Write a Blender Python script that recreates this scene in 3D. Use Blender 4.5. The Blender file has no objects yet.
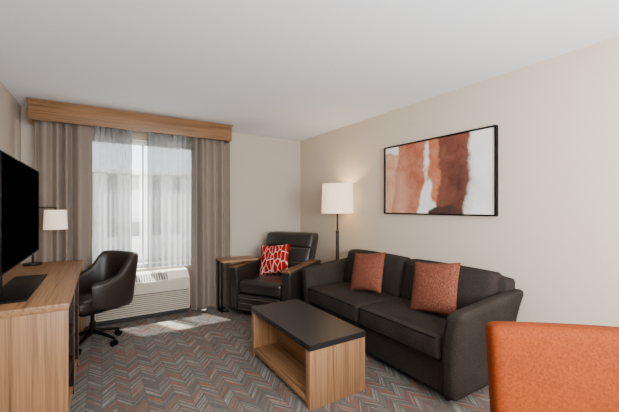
import bpy, bmesh, math, random
from mathutils import Vector, Matrix
random.seed(4)
C = bpy.context.scene.collection
PI = math.pi
def R(d): return math.radians(d)
def lin(c):
    out = []
    for v in c:
        v /= 255.0
        out.append(v/12.92 if v <= 0.04045 else ((v+0.055)/1.055)**2.4)
    return (out[0], out[1], out[2], 1.0)

# ---------------------------------------------------------------- materials
class NB:
    def __init__(s, name):
        s.m = bpy.data.materials.new(name); s.m.use_nodes = True
        s.t = s.m.node_tree; s.n = s.t.nodes; s.l = s.t.links
        s.n.clear(); s.out = s.n.new('ShaderNodeOutputMaterial')
    def new(s, ty, **kw):
        n = s.n.new(ty)
        for k, v in kw.items(): setattr(n, k, v)
        return n
    def put(s, sock, v):
        if hasattr(v, 'is_linked') or hasattr(v, 'links'): s.l.new(v, sock)
        else: sock.default_value = v
    def math(s, op, a, b=0.0, c=None):
        n = s.new('ShaderNodeMath', operation=op)
        s.put(n.inputs[0], a); s.put(n.inputs[1], b)
        if c is not None: s.put(n.inputs[2], c)
        return n.outputs[0]
    def coord(s, kind='Object', scale=(1, 1, 1), rot=(0, 0, 0)):
        tc = s.new('ShaderNodeTexCoord'); mp = s.new('ShaderNodeMapping')
        s.l.new(tc.outputs[kind], mp.inputs[0])
        mp.inputs['Scale'].default_value = scale; mp.inputs['Rotation'].default_value = rot
        return mp.outputs[0]
    def noise(s, vec, scale=5, detail=3, rough=.5, dist=0):
        n = s.new('ShaderNodeTexNoise'); s.l.new(vec, n.inputs['Vector'])
        n.inputs['Scale'].default_value = scale; n.inputs['Detail'].default_value = detail
        n.inputs['Roughness'].default_value = rough; n.inputs['Distortion'].default_value = dist
        return n.outputs['Fac']
    def ramp(s, fac, stops, interp='LINEAR'):
        n = s.new('ShaderNodeValToRGB'); s.l.new(fac, n.inputs[0]); cr = n.color_ramp
        cr.interpolation = interp
        while len(cr.elements) < len(stops): cr.elements.new(0.5)
        for e, (p, c) in zip(cr.elements, stops): e.position = p; e.color = c
        return n.outputs[0]
    def mix(s, fac, a, b, mode='MIX'):
        n = s.new('ShaderNodeMix', data_type='RGBA', blend_type=mode)
        s.put(n.inputs[0], fac); s.put(n.inputs[6], a); s.put(n.inputs[7], b)
        return n.outputs[2]
    def bsdf(s, color, rough=.6, metal=0, bump=None, bstr=.2, bdist=.002, spec=.4, **kw):
        b = s.new('ShaderNodeBsdfPrincipled'); s.put(b.inputs['Base Color'], color)
        s.put(b.inputs['Roughness'], rough); b.inputs['Metallic'].default_value = metal
        b.inputs['Specular IOR Level'].default_value = spec
        for k, v in kw.items(): s.put(b.inputs[k.replace('_', ' ')], v)
        if bump is not None:
            bn = s.new('ShaderNodeBump'); bn.inputs['Strength'].default_value = bstr
            bn.inputs['Distance'].default_value = bdist; s.l.new(bump, bn.inputs['Height'])
            s.l.new(bn.outputs[0], b.inputs['Normal'])
        s.l.new(b.outputs[0], s.out.inputs[0]); return b

def m_plain(name, rgb, rough=.5, metal=0, spec=.4, var=.12, scale=30, bstr=.1, **kw):
    k = NB(name); v = k.coord(); n = k.noise(v, scale, 4)
    c = lin(rgb); d = tuple(x*(1-var) for x in c[:3])+(1,); e = tuple(min(1, x*(1+var)) for x in c[:3])+(1,)
    k.bsdf(k.ramp(n, [(.3, d), (.7, e)]), rough, metal, n, bstr, .001, spec, **kw); return k.m
def m_fabric(name, rgb, scale=260, var=.25, bstr=.35, rough=.9, spec=.2, sheen=.03):
    k = NB(name); v = k.coord(); n = k.noise(v, scale, 2); g = k.noise(v, 5, 3)
    c = lin(rgb); d = tuple(x*(1-var) for x in c[:3])+(1,); e = tuple(min(1, x*(1+var)) for x in c[:3])+(1,)
    base = k.ramp(n, [(.3, d), (.7, e)])
    base = k.mix(.25, base, k.ramp(g, [(.3, d), (.7, e)]))
    b = k.bsdf(base, rough, 0, n, bstr, .001, spec)
    b.inputs['Sheen Weight'].default_value = sheen
    return k.m
def m_wood(name, axis, light=(164, 123, 86), dark=(78, 53, 34), rough=.45):
    k = NB(name)
    sc = [36, 36, 36]; sc[axis] = .8
    v = k.coord(scale=tuple(sc)); n = k.noise(v, 1.0, 5, .62, .6)
    sc2 = [140, 140, 140]; sc2[axis] = 2.5
    v2 = k.coord(scale=tuple(sc2)); n2 = k.noise(v2, 1.0, 3, .5)
    mid = tuple((a*.6+b*.4) for a, b in zip(light, dark))
    c1 = k.ramp(n, [(.30, lin(dark)), (.43, lin(mid)), (.56, lin(light)), (.70, lin(mid)), (.80, lin(dark))])
    c2 = k.ramp(n2, [(.3, lin(dark)), (.7, lin(light))])
    k.bsdf(k.mix(.35, c1, c2), rough, 0, n2, .08, .001, .3); return k.m

WX = m_wood('wood_grain_x', 0); WY = m_wood('wood_grain_y', 1); WZ = m_wood('wood_grain_z', 2)
VAL = m_wood('valance_wood', 0, (148, 110, 75), (68, 46, 29))
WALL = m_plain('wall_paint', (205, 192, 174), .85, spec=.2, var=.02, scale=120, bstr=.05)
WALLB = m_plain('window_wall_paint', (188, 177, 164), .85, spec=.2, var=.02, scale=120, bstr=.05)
CEIL = m_plain('ceiling_paint', (241, 244, 249), .9, spec=.1, var=.015, scale=90, bstr=.05)
BASEB = m_plain('baseboard_vinyl', (62, 54, 48), .5)
WHITE = m_plain('cream_plastic', (184, 175, 160), .45, var=.02)
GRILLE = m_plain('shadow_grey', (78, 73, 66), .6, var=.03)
BLACK = m_plain('black_satin', (9, 9, 10), .5, var=.1, spec=.1)
BLKMET = m_plain('dark_metal', (24, 21, 19), .4, .5)
GUN = m_plain('dark_base_metal', (48, 46, 45), .3, .9, var=.04)
SCREEN = m_plain('tv_screen', (3, 3, 4), .5, var=.02, bstr=0, spec=0)
SOFA = m_fabric('charcoal_upholstery', (51, 46, 42), 170, .55, .8, .95, .05, 0)
SOFAD = m_fabric('charcoal_piping', (22, 20, 19), 300, .25, .3, .95, .05, 0)
LEATH = m_plain('dark_leather', (34, 30, 27), .31, spec=.5, var=.15, scale=90, bstr=.2)
LEATHB = m_plain('brown_trim', (98, 71, 52), .42, spec=.4, var=.15, scale=90, bstr=.2)
STITCH = m_plain('pale_stitching', (112, 102, 92), .7)
CHAIRL = m_plain('espresso_leather', (38, 30, 26), .42, spec=.4, var=.12, scale=80, bstr=.15)
SLATE = m_plain('slate_laminate', (31, 30, 31), .36, var=.12, scale=60, bstr=.02, spec=.3)
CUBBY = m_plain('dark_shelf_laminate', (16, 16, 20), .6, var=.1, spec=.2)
ORANGE = m_fabric('burnt_orange_upholstery', (116, 48, 11), 110, .3, .45, .8, .15, 0)
ORANGED = m_plain('orange_piping', (62, 24, 8), .7, var=.05)
DRAPE = m_fabric('taupe_drape', (129, 117, 107), 200, .12, .2, .7, .3, .1)
FRAME = m_plain('window_aluminium', (210, 210, 210), .4, .1)
PLINTH = m_plain('dark_kick', (40, 38, 36), .6)
STONE = m_plain('outdoor_stucco', (245, 244, 240), .9, var=.03, scale=8)
STONED = m_plain('outdoor_grey_wall', (178, 178, 180), .9, var=.05, scale=8)
GROUND = m_plain('outdoor_asphalt', (170, 168, 164), .95, var=.1, scale=3)
LEGW = m_plain('dark_stained_leg', (32, 23, 18), .4)

def m_shade(name, rgb, e):
    k = NB(name); v = k.coord(scale=(1, 1, 1)); n = k.noise(v, 220, 2)
    b = k.bsdf(k.ramp(n, [(.3, lin([x*.94 for x in rgb])), (.7, lin(rgb))]), .9, 0, n, .1, .001, .1)
    b.inputs['Emission Color'].default_value = lin((255, 220, 168)); b.inputs['Emission Strength'].default_value = e
    return k.m
SHADE = m_shade('lit_linen_shade', (240, 226, 200), 1.2)
SHADE2 = m_shade('lit_desk_shade', (240, 230, 214), .75)

def m_sheer():
    k = NB('sheer_voile'); v = k.coord(scale=(1, 1, 1)); n = k.noise(v, 300, 2)
    col = k.ramp(n, [(.3, lin((134, 134, 136))), (.7, lin((164, 164, 166)))])
    tr = k.new('ShaderNodeBsdfTransparent'); tl = k.new('ShaderNodeBsdfTranslucent'); df = k.new('ShaderNodeBsdfDiffuse')
    k.l.new(col, tl.inputs[0]); k.l.new(col, df.inputs[0])
    a = k.new('ShaderNodeMixShader'); a.inputs[0].default_value = .62; k.l.new(df.outputs[0], a.inputs[1]); k.l.new(tl.outputs[0], a.inputs[2])
    b = k.new('ShaderNodeMixShader'); b.inputs[0].default_value = .80; k.l.new(tr.outputs[0], b.inputs[1]); k.l.new(a.outputs[0], b.inputs[2])
    k.l.new(b.outputs[0], k.out.inputs[0]); return k.m
SHEER = m_sheer()
def m_glass():
    k = NB('window_glass'); v = k.coord(); n = k.noise(v, 2, 1)
    tr = k.new('ShaderNodeBsdfTransparent'); gl = k.new('ShaderNodeBsdfGlossy'); gl.inputs['Roughness'].default_value = .02
    k.l.new(k.ramp(n, [(.3, (.93, .96, .96, 1)), (.7, (.96, .98, .98, 1))]), tr.inputs[0])
    b = k.new('ShaderNodeMixShader'); b.inputs[0].default_value = .05
    k.l.new(tr.outputs[0], b.inputs[1]); k.l.new(gl.outputs[0], b.inputs[2]); k.l.new(b.outputs[0], k.out.inputs[0]); return k.m
GLASS = m_glass()

def m_carpet():
    k = NB('chevron_carpet'); v = k.coord(rot=(0, 0, R(0)))
    wob = k.noise(v, 14, 3); big = k.noise(v, 30, 3)
    sx = k.new('ShaderNodeSeparateXYZ'); k.l.new(v, sx.inputs[0]); X, Y = sx.outputs[0], sx.outputs[1]
    w = .090
    xx = k.math('DIVIDE', X, w)
    colm = k.math('FLOOR', xx); fx = k.math('FRACT', xx)
    par = k.math('FLOORED_MODULO', colm, 2.0)
    flip = k.math('SUBTRACT', k.math('MULTIPLY', par, 2.0), 1.0)       # -1 / 1
    tri = k.math('MULTIPLY', k.math('SUBTRACT', fx, .5), flip)
    yy = k.math('ADD', Y, k.math('MULTIPLY', tri, .125))
    yy = k.math('ADD', yy, k.math('MULTIPLY', wob, .018))
    st = k.math('DIVIDE', yy, .0145)
    row = k.math('FLOOR', st); fr = k.math('FRACT', st)
    half = k.math('FLOOR', k.math('MULTIPLY', fx, 2.0))
    cb = k.new('ShaderNodeCombineXYZ'); k.l.new(colm, cb.inputs[0]); k.l.new(row, cb.inputs[1])
    wn = k.new('ShaderNodeTexWhiteNoise'); wn.noise_dimensions = '3D'; k.l.new(cb.outputs[0], wn.inputs[0])
    cb2 = k.new('ShaderNodeCombineXYZ'); k.l.new(colm, cb2.inputs[0]); k.l.new(row, cb2.inputs[1]); k.l.new(half, cb2.inputs[2])
    wn2 = k.new('ShaderNodeTexWhiteNoise'); wn2.noise_dimensions = '3D'; k.l.new(cb2.outputs[0], wn2.inputs[0])
    stops = [(0, lin((87, 84, 81))), (.26, lin((110, 106, 101))), (.54, lin((158, 70, 32))), (.63, lin((76, 74, 72))),
             (.78, lin((150, 146, 139))), (.95, lin((138, 84, 54)))]
    col = k.mix(.28, k.ramp(wn.outputs[0], stops, 'CONSTANT'), k.ramp(wn2.outputs[0], stops, 'CONSTANT'))
    col = k.mix(k.ramp(big, [(.45, (0, 0, 0, 1)), (.68, (.55, .55, .55, 1))]), col, lin((103, 100, 95)))
    gap = k.math('LESS_THAN', fr, .22)
    col = k.mix(k.math('MULTIPLY', gap, .45), col, lin((74, 71, 68)))
    edge = k.math('LESS_THAN', k.math('MINIMUM', fx, k.math('SUBTRACT', 1.0, fx)), .06)
    col = k.mix(k.math('MULTIPLY', edge, .4), col, lin((76, 73, 70)))
    pile = k.noise(v, 360, 2)
    col = k.mix(.28, col, k.ramp(pile, [(.3, lin((61, 59, 56))), (.7, lin((147, 143, 137)))]))
    k.bsdf(col, .95, 0, pile, .5, .003, .1); return k.m
CARPET = m_carpet()

def m_art(Wd, Hd):
    k = NB('abstract_print'); v = k.coord()
    sx = k.new('ShaderNodeSeparateXYZ'); k.l.new(v, sx.inputs[0])
    s = k.math('ADD', k.math('DIVIDE', sx.outputs[1], -Wd), .5)
    t = k.math('ADD', k.math('DIVIDE', sx.outputs[2], Hd), .5)
    n1 = k.noise(v, 3.4, 3, .5); n2 = k.noise(v, 9, 5, .6, .8)
    dn = k.math('ADD', k.math('MULTIPLY', k.math('SUBTRACT', n1, .5), .16), k.math('MULTIPLY', k.math('SUBTRACT', n2, .5), .04))
    def blob(cx, cy, hx, hy, soft=.012, lean=0):
        ss = k.math('ADD', s, k.math('MULTIPLY', k.math('SUBTRACT', t, .5), lean))
        a = k.math('SUBTRACT', k.math('ABSOLUTE', k.math('SUBTRACT', ss, cx)), hx)
        b = k.math('SUBTRACT', k.math('ABSOLUTE', k.math('SUBTRACT', t, cy)), hy)
        d = k.math('ADD', k.math('SMOOTH_MAX', a, b, .12), dn)
        mr = k.new('ShaderNodeMapRange'); k.l.new(d, mr.inputs[0])
        mr.inputs[1].default_value = soft; mr.inputs[2].default_value = -soft
        return mr.outputs[0]
    def pig(a, b): return k.ramp(n2, [(.3, lin(a)), (.7, lin(b))])
    col = k.ramp(n1, [(.3, lin((226, 223, 220))), (.7, lin((240, 238, 236)))])
    col = k.mix(blob(.11, .40, .15, .50), col, pig((202, 142, 114), (222, 176, 152)))
    col = k.mix(blob(.27, .48, .15, .60, lean=-.05), col, pig((164, 90, 64), (200, 138, 110)))
    col = k.mix(blob(.19, .30, .05, .30, .06), col, pig((216, 166, 140), (200, 144, 116)))
    col = k.mix(blob(.34, .70, .04, .26, .08), col, pig((142, 68, 44), (166, 92, 66)))
    col = k.mix(blob(.575, .62, .10, .46), col, pig((170, 86, 54), (198, 134, 102)))
    col = k.mix(blob(.68, .48, .115, .62, lean=-.04), col, pig((96, 52, 40), (130, 80, 63)))
    col = k.mix(blob(.73, .36, .05, .30, .07), col, pig((64, 37, 31), (96, 58, 47)))
    col = k.mix(blob(.62, .03, .16, .06), col, pig((44, 34, 32), (84, 56, 48)))
    k.bsdf(col, .55, 0, n2, .05, .001, .3); return k.m

def m_pillow(name, base, alt, scale, amt=.85, wd=.10):
    k = NB(name); v = k.coord(scale=(1, 1, 1)); v2 = k.coord(scale=(1, 2.2, 1), rot=(0, 0, R(35)))
    vo = k.new('ShaderNodeTexVoronoi', feature='DISTANCE_TO_EDGE'); k.l.new(v2, vo.inputs['Vector']); vo.inputs['Scale'].default_value = scale
    n = k.noise(v, 110, 3)
    f = k.ramp(vo.outputs['Distance'], [(wd*.3, (1, 1, 1, 1)), (wd, (0, 0, 0, 1))])
    b0 = k.ramp(n, [(.35, lin([x*.74 for x in base])), (.65, lin(base))])
    col = k.mix(k.math('MULTIPLY', f, amt), b0, lin(alt))
    k.bsdf(col, .9, 0, n, .4, .001, .15); return k.m
PILR = m_pillow('rust_woven_pillow', (120, 64, 47), (146, 98, 80), 40, .5)
PILD = m_pillow('red_leaf_pillow', (166, 12, 10), (230, 214, 200), 9, .85, .06)

# ---------------------------------------------------------------- mesh helpers
def obj(name, bm, mat, parent=None, smooth=True, loc=None, rot=None, sharp=40):
    bmesh.ops.recalc_face_normals(bm, faces=bm.faces[:])
    me = bpy.data.meshes.new(name); bm.to_mesh(me); bm.free()
    o = bpy.data.objects.new(name, me); C.objects.link(o); me.materials.append(mat)
    if smooth:
        for p in me.polygons: p.use_smooth = True
        try: me.set_sharp_from_angle(angle=R(sharp))
        except Exception: pass
    if parent: o.parent = parent
    if loc: o.location = loc
    if rot: o.rotation_euler = rot
    return o
def B(): return bmesh.new()
def box(bm, x0, x1, y0, y1, z0, z1, bev=.003, seg=2, M=None):
    vs = bmesh.ops.create_cube(bm, size=1)['verts']
    for v in vs:
        v.co = Vector(((x0+x1)/2+v.co.x*(x1-x0), (y0+y1)/2+v.co.y*(y1-y0), (z0+z1)/2+v.co.z*(z1-z0)))
        if M: v.co = M @ v.co
    if bev:
        es = set(e for v in vs for e in v.link_edges)
        bmesh.ops.bevel(bm, geom=list(es), offset=bev, segments=seg, profile=.5, affect='EDGES')
    return bm
def rings(bm, rs, closed=True, caps=True):
    vv = [[bm.verts.new(p) for p in r] for r in rs]
    n = len(rs[0])
    for a, b in zip(vv[:-1], vv[1:]):
        for i in range(n if closed else n-1):
            j = (i+1) % n
            bm.faces.new((a[i], a[j], b[j], b[i]))
    if caps and closed:
        bm.faces.new(vv[0][::-1]); bm.faces.new(vv[-1])
    return bm
def lathe(bm, prof, seg=32, c=(0, 0, 0)):
    rs = [[Vector((c[0]+r*math.cos(2*PI*i/seg), c[1]+r*math.sin(2*PI*i/seg), c[2]+z)) for i in range(seg)] for r, z in prof]
    return rings(bm, rs)
def tube(bm, pts, r, seg=10):
    pts = [Vector(p) for p in pts]; rs = []
    up = None
    for i, p in enumerate(pts):
        d = (pts[min(i+1, len(pts)-1)]-pts[max(i-1, 0)]).normalized()
        if up is None: up = Vector((0, 0, 1)) if abs(d.z) < .9 else Vector((1, 0, 0))
        s = d.cross(up).normalized(); up = s.cross(d).normalized()
        rr = r[i] if isinstance(r, (list, tuple)) else r
        rs.append([p+s*rr*math.cos(2*PI*k/seg)+up*rr*math.sin(2*PI*k/seg) for k in range(seg)])
    return rings(bm, rs)
def rbox(bm, x0, x1, y0, y1, z0, z1, r=.04, puff=(0, 0, 0), n=10, warp=None):
    t = B(); bmesh.ops.create_cube(t, size=2)
    bmesh.ops.subdivide_edges(t, edges=t.edges[:], cuts=n, use_grid_fill=True)
    c = Vector(((x0+x1)/2, (y0+y1)/2, (z0+z1)/2)); h = Vector((abs(x1-x0)/2, abs(y1-y0)/2, abs(z1-z0)/2))
    mp = {}
    for v in t.verts:
        u = Vector([math.copysign(abs(a)**.62, a) for a in v.co])
        p = Vector([u[i]*h[i] for i in range(3)])
        q = Vector([max(-(h[i]-min(r, h[i])), min(h[i]-min(r, h[i]), p[i])) for i in range(3)])
        d = p-q
        if d.length > 1e-9: p = q+d.normalized()*min(r, d.length if d.length < r else r)
        f = [max(0, 1-abs(a)**2.2) for a in u]
        p.x += math.copysign(puff[0]*f[1]*f[2], u.x) if abs(u.x) > .98 else puff[0]*f[1]*f[2]*u.x
        p.y += math.copysign(puff[1]*f[0]*f[2], u.y) if abs(u.y) > .98 else puff[1]*f[0]*f[2]*u.y
        p.z += math.copysign(puff[2]*f[0]*f[1], u.z) if abs(u.z) > .98 else puff[2]*f[0]*f[1]*u.z
        p = c+p
        if warp: p = warp(p)
        mp[v] = bm.verts.new(p)
    for fc in t.faces: bm.faces.new([mp[v] for v in fc.verts])
    t.free(); return bm
def sheet(bm, fn, nu, nv):
    g = [[bm.verts.new(fn(i/nu, j/nv)) for j in range(nv+1)] for i in range(nu+1)]
    for i in range(nu):
        for j in range(nv): bm.faces.new((g[i][j], g[i+1][j], g[i+1][j+1], g[i][j+1]))
    return bm
def tagp(o, label, cat, group=None):
    o['label'] = label; o['category'] = cat
    if group: o['group'] = group
    return o
def thing(name, label, cat, loc=(0, 0, 0), rz=0, group=None):
    o = bpy.data.objects.new(name, None); C.objects.link(o); o.empty_display_size = .1
    o.location = loc; o.rotation_euler = (0, 0, rz); return tagp(o, label, cat, group)
def struct(name, bm, mat, parent=None, smooth=False):
    o = obj(name, bm, mat, parent, smooth)
    if not parent: o['kind'] = 'structure'
    return o

# ---------------------------------------------------------------- room
XL, XR, YB, YR, H = -.74, 2.78, 4.70, -2.6, 2.44
WX0, WX1, WZ0, WZ1 = -.22, 1.12, .56, 2.20
struct('floor', box(B(), XL-.15, XR+.15, YR-.15, YB+.2, -.1, 0, 0), CARPET)
struct('ceiling', box(B(), XL-.15, XR+.15, YR-.15, YB+.2, H, H+.1, 0), CEIL)
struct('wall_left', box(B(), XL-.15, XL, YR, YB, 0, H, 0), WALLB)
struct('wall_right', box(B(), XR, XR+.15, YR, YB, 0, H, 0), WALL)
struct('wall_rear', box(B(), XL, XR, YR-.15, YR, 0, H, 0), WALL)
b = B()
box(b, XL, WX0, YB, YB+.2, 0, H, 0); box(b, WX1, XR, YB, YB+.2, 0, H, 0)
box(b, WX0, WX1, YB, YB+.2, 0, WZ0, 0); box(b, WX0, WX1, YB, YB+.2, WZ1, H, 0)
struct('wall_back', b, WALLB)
struct('baseboard_right', box(B(), XR-.014, XR, YR, YB, 0, .1, .003), BASEB)
struct('baseboard_back', box(B(), 1.2, XR-.014, YB-.014, YB, 0, .1, .003), BASEB)
struct('baseboard_left', box(B(), XL, XL+.014, YR, YB, 0, .1, .003), BASEB)
w = bpy.data.objects.new('window_1', None); C.objects.link(w); w['kind'] = 'structure'
w.location = (0, YB+.12, 0)
b = B()
for x0, x1, z0, z1 in ((WX0, WX0+.05, WZ0, WZ1), (WX1-.05, WX1, WZ0, WZ1), (WX0+.05, WX1-.05, WZ0, WZ0+.05), (WX0+.05, WX1-.05, WZ1-.05, WZ1)):
    box(b, x0, x1, -.03, .03, z0, z1, .004)
obj('window_frame', b, FRAME, w)
obj('mullion', box(B(), .447, .466, -.015, .015, WZ0+.05, WZ1-.05, .003), FRAME, w)
obj('window_pane', box(B(), WX0+.05, WX1-.05, -.004, .004, WZ0+.05, WZ1-.05, 0), GLASS, w)

# outdoors
struct('ground', box(B(), -14, 20, YB+.25, 30, -.3, -.2, 0), GROUND)
bd = thing('building', 'low grey building with upright white pilasters, seen outside through the window', 'building', (2, 11, -.2))
obj('facade', box(B(), -8, 7, 0, 3, 0, 2.5, .02), STONED, bd)
for i in range(26):
    obj('pilaster', box(B(), -7.9+i*.57, -7.56+i*.57, -.2, 0, .7, 2.49, .02), STONE, bd)
obj('plinth_wall', box(B(), -8, 7, -.25, 0, 0, .7, .02), STONE, bd)
obj('roof_edge', box(B(), -8.2, 7.2, -.4, 3.1, 2.5, 2.62, .02), STONE, bd)

# ---------------------------------------------------------------- valance, curtains, air conditioner
t = thing('window_valance', 'wood-grain box valance over the curtains, up against the ceiling', 'valance', (.42, 4.47, 2.225))
obj('front_board', box(B(), -1.04, 1.04, -.22, -.195, 0, .205, .003), VAL, t)
obj('top_trim', box(B(), -1.05, 1.05, -.232, -.22, .188, .207, .002), VAL, t)
for s in (-1, 1): obj('end_board', box(B(), min(s*1.04, s*1.015), max(s*1.04, s*1.015), -.195, .225, 0, .205, .003), VAL, t)
obj('top_board', box(B(), -1.015, 1.015, -.195, .225, .19, .205, .002), VAL, t)

def curtain(x0, x1, y, z0, z1, k, A, ph, seed, nu=160):
    rnd = random.Random(seed); c = [(rnd.uniform(.6, 1.8), rnd.uniform(0, 6.28)) for _ in range(3)]
    def fn(u, v):
        z = z1+(z0-z1)*v
        f = sum(math.sin(u*6.28*a+b) for a, b in c)/3
        a = A*(.75+.35*f)*(.75+.3*v)
        p = 2*PI*(k*u+.35*f)+ph+.25*math.sin(v*2.3+u*5)
        return Vector((x0+(x1-x0)*u+.008*math.cos(p), y+a*math.sin(p)+.18*a*math.sin(2*p+1), z))
    return sheet(B(), fn, nu, 14)
tagp(obj('drape', curtain(-.60, -.085, 4.435, .015, 2.40, 4.6, .056, .3, 1), DRAPE), 'taupe floor-length drape at the left of the window, behind the desk', 'curtain')
tagp(obj('drape', curtain(.985, 1.50, 4.445, .015, 2.40, 4.6, .052, 1.3, 2), DRAPE), 'taupe floor-length drape at the right of the window, beside the side table', 'curtain')
tagp(obj('sheer_curtain', curtain(-.14, .31, 4.59, .575, 2.38, 8, .042, 0, 3), SHEER), 'sheer white curtain over the left half of the window', 'sheer curtain')
tagp(obj('sheer_curtain', curtain(.49, 1.08, 4.59, .575, 2.38, 9, .042, 2, 4), SHEER), 'sheer white curtain over the right half of the window', 'sheer curtain')

t = thing('air_conditioner', 'cream wall air conditioner with slatted grille under the window', 'air conditioner', (.445, YB, 0))
FY = -.30
hb = B()
prof = [(0, .06), (FY+.005, .06), (FY, .07), (FY, .42), (FY+.01, .44), (FY+.13, .525), (FY+.14, .53), (0, .53)]
rings(hb, [[Vector((x, y, z)) for y, z in prof] for x in (-.51, .51)])
obj('housing', hb, WHITE, t, smooth=False)
obj('kick_plate', box(B(), -.49, .49, FY+.03, 0, 0, .06, .002), PLINTH, t)
b = B()
for i in range(9): box(b, -.49, .49, FY-.008, FY+.001, .09+i*.024, .105+i*.024, .002, 1)
obj('front_grille', b, WHITE, t)
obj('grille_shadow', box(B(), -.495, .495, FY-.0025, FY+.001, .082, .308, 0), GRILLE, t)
def slope(x0, x1, f0, f1, th):
    y0, z0, y1, z1 = FY+.01, .44, FY+.13, .525
    P = lambda f, o: (y0+(y1-y0)*f-o*.58, z0+(z1-z0)*f+o*.82)
    q = [P(f0, -.002), P(f1, -.002), P(f1, th), P(f0, th)]
    return [[Vector((xx, y, z)) for y, z in q] for xx in (x0, x1)]
b = B()
for i in range(27):
    x = -.49+i*.028
    rings(b, slope(x, x+.015, .12, .9, .003))
obj('air_outlet', b, GRILLE, t, smooth=False)
b = B(); rings(b, slope(.29, .49, .1, .92, .005))
obj('control_door', b, WHITE, t, smooth=False)

# ---------------------------------------------------------------- desk
DX0, DX1, DY0, DY1, DZ = -.72, -.165, 2.42, 4.34, .78
t = thing('desk', 'long wood-grain desk and shelf unit along the left wall', 'desk', (DX0, DY0, 0))
dw, dl = DX1-DX0, DY1-DY0
obj('desk_top', box(B(), 0, dw, 0, dl, DZ-.04, DZ, .003), WY, t)
obj('side_panel', box(B(), .0, dw-.002, .0, .028, 0, DZ-.04, .002), WZ, t)
for y0 in (.50, 1.0):
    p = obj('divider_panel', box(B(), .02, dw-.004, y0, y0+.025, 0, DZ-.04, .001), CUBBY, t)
    obj('edge_strip', box(B(), dw-.004, dw-.002, y0, y0+.025, 0, DZ-.04, 0), WZ, p)
obj('side_panel', box(B(), .0, dw-.002, dl-.045, dl, 0, DZ-.04, .003), WZ, t)
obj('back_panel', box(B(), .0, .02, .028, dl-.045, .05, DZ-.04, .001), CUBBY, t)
for y0, y1 in ((.028, .50), (.525, 1.0)):
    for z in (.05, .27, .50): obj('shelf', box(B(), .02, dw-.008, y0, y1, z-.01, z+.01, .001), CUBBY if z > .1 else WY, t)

# television
t = thing('television', 'large flat black television standing at the near end of the desk', 'television', (-.47, 2.93, DZ))
obj('base_plate', box(B(), -.12, .09, -.34, .56, 0, .014, .006), BLACK, t)
obj('stand_neck', box(B(), -.09, -.05, -.30, -.18, .014, .30, .006), BLACK, t)
obj('housing', box(B(), -.055, .02, -.5, .5, .26, .80, .02), BLACK, t)
obj('bezel', box(B(), -.005, .025, -.61, .61, .205, .87, .006), BLACK, t)
obj('screen', box(B(), .0255, .027, -.6, .6, .22, .858, 0), SCREEN, t)

# desk lamp
t = thing('desk_lamp', 'desk lamp with side arm and pale cylindrical shade at far end of desk', 'lamp', (-.575, 4.2, DZ))
obj('base', lathe(B(), [(0.001, 0), (.075, 0), (.078, .008), (.075, .02), (.012, .024), (.001, .024)]), BLKMET, t)
obj('pole', tube(B(), [(0, 0, .02), (0, 0, .545), (.005, 0, .558), (.02, 0, .565), (.18, 0, .565)], .008), BLKMET, t)
b = B(); lathe(b, [(.100, .345), (.092, .54), (.089, .54), (.097, .345), (.100, .345)], 40, (.18, 0, 0))
obj('lamp_shade', b, SHADE2, t)
obj('lamp_holder', lathe(B(), [(.001, .44), (.018, .44), (.018, .52), (.006, .53), (.006, .57), (.001, .57)], 16, (.18, 0, 0)), BLKMET, t)
obj('bulb', lathe(B(), [(.001, .375), (.018, .385), (.026, .405), (.018, .43), (.012, .44), (.001, .44)], 16, (.18, 0, 0)), SHADE, t)

# ---------------------------------------------------------------- office chair
t = thing('office_chair', 'dark brown leather swivel desk chair on a star base, pulled up to the desk', 'chair', (-.075, 3.90, 0), R(-62))
# local: faces -Y
def sgnpow(x, p): return math.copysign(abs(x)**p, x)
OFF = .05
def shell_rings():
    rs = []
    n = 60
    for i in range(n+1):
        a = -124+248*i/n
        an = R(a)
        k = 1-min(1, max(0, (abs(a)-52)/48)); k = k*k*(3-2*k)
        drop = max(0, (abs(a)-84)/40)
        top = .66-.02*drop+.215*k; bot = .365+.04*drop
        w = .031
        ring = []
        m = 16
        for j in range(m):
            q = 2*PI*j/m
            cz = sgnpow(math.sin(q), .42); cr = sgnpow(math.cos(q), .55)
            z = (top+bot)/2+(top-bot)/2*cz
            flare = .06*max(0, (z-bot)/(.5))**1.2
            rad = .24+flare*max(.35, math.cos(an))+w*cr*(1.0 if z < top-.01 else .8)
            ring.append(Vector((rad*1.08*sgnpow(math.sin(an), .64), OFF+rad*sgnpow(math.cos(an), .64), z)))
        rs.append(ring)
    return rs
obj('backrest', rings(B(), shell_rings()), CHAIRL, t, sharp=60)
obj('seat', rbox(B(), -.23, .23, -.29+OFF, .20+OFF, .375, .48, .035, (0, 0, .02)), CHAIRL, t)
obj('seat_pan', rbox(B(), -.18, .18, -.18, .2, .335, .38, .015), BLACK, t)
obj('gas_column', lathe(B(), [(.001, .10), (.028, .10), (.028, .22), (.018, .22), (.018, .33), (.07, .338), (.001, .34)], 20), GUN, t)
for i in range(5):
    a = 2*PI*i/5+.3; d = Vector((math.cos(a), math.sin(a), 0))
    obj('base_leg', tube(B(), [d*.02+Vector((0, 0, .125)), d*.15+Vector((0, 0, .105)), d*.255+Vector((0, 0, .075))], [.024, .019, .014]), GUN, t)
    q = d*.25; s = Vector((-d.y, d.x, 0))
    b = B()
    for e in (-1, 1): tube(b, [q+s*(.006*e)+Vector((0, 0, .028)), q+s*(.024*e)+Vector((0, 0, .028))], .028, 16)
    tube(b, [q+Vector((0, 0, .03)), q+Vector((0, 0, .078))], .008, 8)
    obj('caster', b, BLACK, t)

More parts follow.
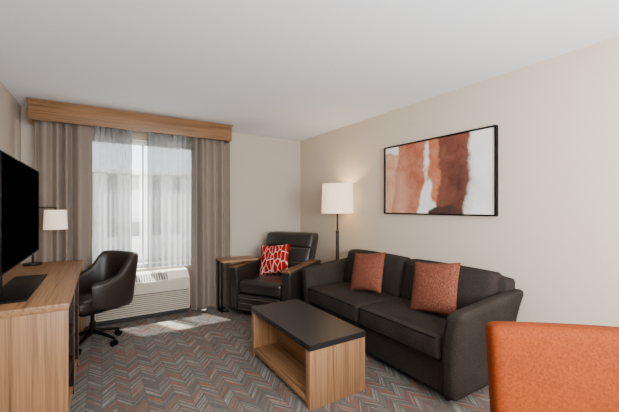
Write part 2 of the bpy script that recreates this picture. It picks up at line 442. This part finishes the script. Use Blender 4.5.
# ---------------------------------------------------------------- coffee table
t = thing('coffee_table', 'low wooden coffee table with dark slab top in front of the sofa', 'coffee table', (1.405, 2.345, 0))
tx, ty, tz = .245, .505, .435
obj('table_top', box(B(), -tx, tx, -ty, ty, tz-.042, tz, .0015, 1), SLATE, t, smooth=False)
for s in (-1, 1):
    y0, y1 = sorted((s*(ty-.003), s*(ty-.06)))
    obj('end_panel', box(B(), -tx+.004, tx-.004, y0, y1, 0, tz-.042, .002), WZ, t)
obj('bottom_shelf', box(B(), -tx+.006, tx-.006, -ty+.06, ty-.06, .03, .075, .003), WY, t)
obj('center_panel', box(B(), -.012, .012, -ty+.06, ty-.06, .075, tz-.042, .002), WY, t)
obj('plinth', box(B(), -tx+.05, tx-.05, -ty+.06, ty-.06, 0, .03, 0), PLINTH, t)

# ---------------------------------------------------------------- sofa (faces -X)
t = thing('sofa', 'charcoal two-seat sofa with flared arms against the right wall', 'sofa', (2.365, 2.29, 0))
obj('base_frame', rbox(B(), -.37, .38, -.86, .86, .05, .29, .02), SOFA, t)
for s in (-1, 1):
    def wp(p, s=s):
        f = (p.x+.41)/.8
        z = p.z
        if z > .05: z = .05+(z-.05)*(1+.13*f)
        k = max(0, (p.z-.33)/.30)
        return Vector((p.x-.008*math.sin(k*PI), p.y+s*(.045+.026*f)*k**1.5, z))
    y0, y1 = sorted((s*.85, s*.97))
    a = obj('arm', rbox(B(), -.405, .39, y0, y1, .05, .642, .04, (.004, .004, .003), 16, wp), SOFA, t)
    b = B(); pts = []
    for i in range(15):
        z = .07+.52*i/14; pts.append(wp(Vector((-.402, s*.882, z)))+Vector((-.004, 0, 0)))
    obj('piping', tube(b, pts, .0035, 8), SOFAD, a)
obj('back_frame', rbox(B(), .24, .40, -.965, .965, .05, .80, .04, (0, 0, .0), 12), SOFA, t)
for s in (-1, 1):
    y0, y1 = sorted((s*.006, s*.853))
    c = obj('seat_cushion', rbox(B(), -.415, .20, y0, y1, .285, .46, .034, (.006, .0, .018), 14), SOFA, t)
    for zz in (.443, .30):
        pl = [Vector((-.4135, y0+.03, zz)), Vector((-.4135, y1-.03, zz))]
        obj('piping', tube(B(), pl, .005, 8), SOFAD, c)
    def wb(p): return Vector((p.x+(p.z-.45)*.24, p.y, p.z))
    y0, y1 = sorted((s*.008, s*.9))
    c = obj('back_cushion', rbox(B(), .10, .27, y0, y1, .44, .828, .046, (.034, 0, .01), 14, wb), SOFA, t)
for sx in (-.31, .33):
    for sy in (-.85, .85):
        obj('foot', lathe(B(), [(.001, 0), (.02, 0), (.026, .05), (.026, .06), (.001, .06)], 16, (sx, sy, 0)), LEGW, t)

def pillow(S, T):
    b = B(); n = 22
    vs = {}
    for side in (1, -1):
        for i in range(n+1):
            for j in range(n+1):
                u = -1+2*i/n; v = -1+2*j/n
                edge = i in (0, n) or j in (0, n)
                if edge and side == -1: vs[(side, i, j)] = vs[(1, i, j)]; continue
                h = T*max(0, (1-abs(u)**2.2)*(1-abs(v)**2.2))**.55
                x = u*S*(1-.06*(1-v*v)*abs(u)); y = v*S*(1-.06*(1-u*u)*abs(v))
                vs[(side, i, j)] = b.verts.new((x, y, side*h))
    for side in (1, -1):
        for i in range(n):
            for j in range(n):
                f = [vs[(side, i, j)], vs[(side, i+1, j)], vs[(side, i+1, j+1)], vs[(side, i, j+1)]]
                b.faces.new(f if side == 1 else f[::-1])
    return b
def put_pillow(loc, facing, tilt, roll, S, T, mat, label, group=None):
    o = obj('throw_pillow', pillow(S, T), mat, sharp=80)
    M = Matrix.Rotation(R(facing), 4, 'Z') @ Matrix.Rotation(R(90-tilt), 4, 'Y') @ Matrix.Rotation(R(roll), 4, 'Z')
    o.matrix_world = Matrix.Translation(loc) @ M
    return tagp(o, label, 'pillow', group)
put_pillow((2.325, 2.57, .68), 186, 20, 8, .205, .075, PILR, 'rust woven throw pillow on the sofa, nearer the floor lamp')
put_pillow((2.325, 1.76, .685), 182, 20, 7, .215, .075, PILR, 'rust woven throw pillow on the sofa, nearer the orange chair')

# ---------------------------------------------------------------- armchair (local faces -Y)
AC = (1.985, 3.935)
AS = 1.13
t = thing('armchair', 'dark leather recliner armchair in the corner by the floor lamp', 'armchair', (AC[0], AC[1], 0), R(-58))
t.scale = (AS, AS, 1.0)
obj('base', box(B(), -.29, .29, -.30, .32, 0, .07, .005), BLACK, t)
obj('body', rbox(B(), -.29, .29, -.33, .34, .06, .30, .02), LEATH, t)
obj('seat', rbox(B(), -.272, .272, -.40, .22, .275, .44, .036, (0, .012, .028), 12), LEATH, t)
fr = obj('footrest', rbox(B(), -.272, .272, -.42, -.33, .06, .27, .022, (0, .01, 0), 12), LEATH, t)
for zz in (.10, .168, .235):
    obj('stitching', box(B(), -.25, .25, -.433, -.427, zz-.002, zz+.002, 0), STITCH, fr)
for s in (-1, 1):
    x0, x1 = sorted((s*.276, s*.392))
    def wa(p, s=s):
        k = max(0, (p.z-.06)/.5); f = (p.y+.4)/.78
        return Vector((p.x+s*.008*k*k, p.y-.02*k, p.z+(.03*f if p.z > .3 else 0)))
    a = obj('arm', rbox(B(), x0, x1, -.395, .38, .04, .60, .024, (.003, .003, .003), 12, wa), LEATH, t)
    x0, x1 = sorted((s*.296, s*.390))
    def wt(p):
        f = (p.y+.4)/.78
        return Vector((p.x, p.y, p.z+.03*f))
    obj('arm_trim', rbox(B(), x0, x1, -.416, .28, .582, .615, .012, (0, 0, .002), 12, wt), LEATHB, a)
def wk(p): return Vector((p.x*(1+.10*(p.z-.4)), p.y+(p.z-.4)*.34, p.z))
bk = obj('backrest', rbox(B(), -.30, .30, .10, .25, .40, .84, .035, (0, .022, 0), 12, wk), LEATH, t)
obj('headrest', rbox(B(), -.315, .315, .075, .25, .79, .985, .036, (0, .015, .006), 12, wk), LEATH, t)
obj('back_shell', rbox(B(), -.305, .305, .22, .29, .10, .95, .02, (0, 0, 0), 8, wk), LEATH, t)
for z in (.60, .785):
    b = B(); tube(b, [wk(Vector((x/10*.28, .082 if z < .7 else .072, z))) for x in range(-10, 11)], .003, 6); obj('stitching', b, STITCH, bk)
ang = -58
cs, sn = math.cos(R(ang)), math.sin(R(ang))
lx, ly = -.06, .0
put_pillow((AC[0]+cs*lx-sn*ly, AC[1]+sn*lx+cs*ly, .65), 222, 24, 5, .205, .07, PILD, 'red and cream patterned throw pillow on the leather armchair')

# ---------------------------------------------------------------- side table
t = thing('side_table', 'small side table with wooden top and dark metal legs beside the armchair', 'side table', (1.51, 4.20, 0))
obj('table_top', box(B(), -.235, .235, -.15, .15, .65, .674, .002, 1), WX, t, smooth=False)
for y in (-.03, .12):
    b = B(); box(b, -.220, -.198, y-.011, y+.011, .018, .65, .002); obj('leg', b, BLACK, t)
b = B()
for y in (-.03, .12): box(b, -.220, -.12, y-.011, y+.011, 0, .018, .003)
box(b, -.220, -.198, -.03, .12, 0, .018, .003)
obj('foot_frame', b, BLACK, t)

# ---------------------------------------------------------------- floor lamp
LX, LY = 2.57, 3.405
t = thing('floor_lamp', 'floor lamp with lit cream drum shade between armchair and sofa', 'lamp', (LX, LY, 0))
obj('base', lathe(B(), [(.001, 0), (.12, 0), (.125, .01), (.12, .022), (.02, .03), (.001, .03)], 40), BLKMET, t)
obj('pole', lathe(B(), [(.001, .025), (.02, .025), (.024, .5), (.021, 1.02), (.001, 1.02)], 20), LEGW, t)
obj('neck', lathe(B(), [(.001, 1.02), (.022, 1.02), (.022, 1.04), (.012, 1.05), (.012, 1.36), (.001, 1.36)], 20), BLKMET, t)
obj('lamp_shade', lathe(B(), [(.205, 1.27), (.195, 1.645), (.191, 1.645), (.201, 1.27), (.205, 1.27)], 48), SHADE, t)
b = B()
for k in range(3):
    a = 2*PI*k/3; tube(b, [(0, 0, 1.36), (.197*math.cos(a), .197*math.sin(a), 1.36)], .003, 6)
obj('shade_holder', b, BLKMET, t)
obj('bulb', lathe(B(), [(.001, 1.36), (.014, 1.37), (.03, 1.42), (.022, 1.455), (.001, 1.465)], 16), SHADE, t)

# ---------------------------------------------------------------- painting
py0, py1, pz0, pz1 = 1.478, 2.75, 1.272, 2.028
t = thing('framed_painting', 'large framed abstract print in rust, peach and brown above the sofa', 'painting', (XR, (py0+py1)/2, (pz0+pz1)/2))
pw, ph = (py1-py0)/2, (pz1-pz0)/2
b = B(); f = .014
for y0, y1, z0, z1 in ((-pw, -pw+f, -ph, ph), (pw-f, pw, -ph, ph), (-pw+f, pw-f, -ph, -ph+f), (-pw+f, pw-f, ph-f, ph)):
    box(b, -.04, 0, y0, y1, z0, z1, .002, 1)
obj('frame', b, BLACK, t)
obj('canvas', box(B(), -.026, -.004, -pw+f, pw-f, -ph+f, ph-f, 0), m_art(2*pw, 2*ph), t)

# ---------------------------------------------------------------- orange dining chair (local: seat towards +Y, back at -Y)
t = thing('dining_chair', 'burnt orange upholstered dining chair in the near right corner', 'chair', (1.278, .338, 0), R(140))
def wo(p):
    v = (p.z-.36)/.54
    return Vector((p.x, p.y-.085*v+.15*p.x*p.x, p.z))
bk = obj('backrest', rbox(B(), -.256, .256, -.245, -.155, .36, .902, .03, (0, .006, .003), 18, wo), ORANGE, t, sharp=70)
pts = []
for i in range(25): pts.append(wo(Vector((-.222, -.1525, .37+.505*i/24))))
obj('piping', tube(B(), pts, .003, 8), ORANGED, bk)
obj('seat', rbox(B(), -.235, .235, -.17, .25, .38, .475, .035, (0, 0, .02)), ORANGE, t)
for sx in (-1, 1):
    for sy in (-.19, .21):
        obj('leg', tube(B(), [(sx*.2, sy, .40), (sx*.205, sy*1.06, 0.0)], [.02, .013], 12), LEGW, t)

# ---------------------------------------------------------------- light
wd = bpy.data.worlds.new('World'); bpy.context.scene.world = wd; wd.use_nodes = True
bg = wd.node_tree.nodes['Background']; bg.inputs[0].default_value = (.93, .96, 1.0, 1); bg.inputs[1].default_value = 5.4
def light(name, ty, loc, energy, col=(1, 1, 1), target=None, **kw):
    l = bpy.data.lights.new(name, ty); l.energy = energy; l.color = col
    for k, v in kw.items(): setattr(l, k, v)
    o = bpy.data.objects.new(name, l); C.objects.link(o); o.location = loc
    if target is not None: o.rotation_euler = (Vector(target)-Vector(loc)).to_track_quat('-Z', 'Y').to_euler()
    return o
light('sun', 'SUN', (0, 10, 10), 42, (1, .96, .90), (0+.22, 10-.42, 10-.87), angle=R(1.5))
light('rear_fill', 'AREA', (.7, -2.2, 1.8), 122, (1, .98, .95), (1.4, 3.6, 1.3), shape='RECTANGLE', size=2.6, size_y=1.4)  # added area fill behind the camera, unseen, no real lamp modelled
light('ceiling_fill', 'AREA', (1.2, -.8, 1.4), 138, (.97, .985, 1.0), (1.6, 1.8, 2.6), shape='RECTANGLE', size=2.0, size_y=1.0)  # unseen upward panel added only to brighten the ceiling
light('point_fill', 'POINT', (.5, -.9, 2.1), 20, (1, .98, .95), shadow_soft_size=.3)  # added soft point fill behind the camera, no actual fixture hangs here
light('floor_lamp_bulb', 'POINT', (LX, LY, 1.5), 7, (1, .83, .62), shadow_soft_size=.04)
light('desk_lamp_bulb', 'POINT', (-.395, 4.2, DZ+.40), 3.5, (1, .87, .7), shadow_soft_size=.03)

# ---------------------------------------------------------------- camera
cd = bpy.data.cameras.new('camera'); co = bpy.data.objects.new('camera', cd); C.objects.link(co)
co.location = (0, 0, 1.35); co.rotation_euler = (R(90), 0, R(-32.2))
cd.sensor_width = 36; cd.lens = 330/619*36; cd.shift_y = 1/619; cd.clip_start = .05
bpy.context.scene.camera = co
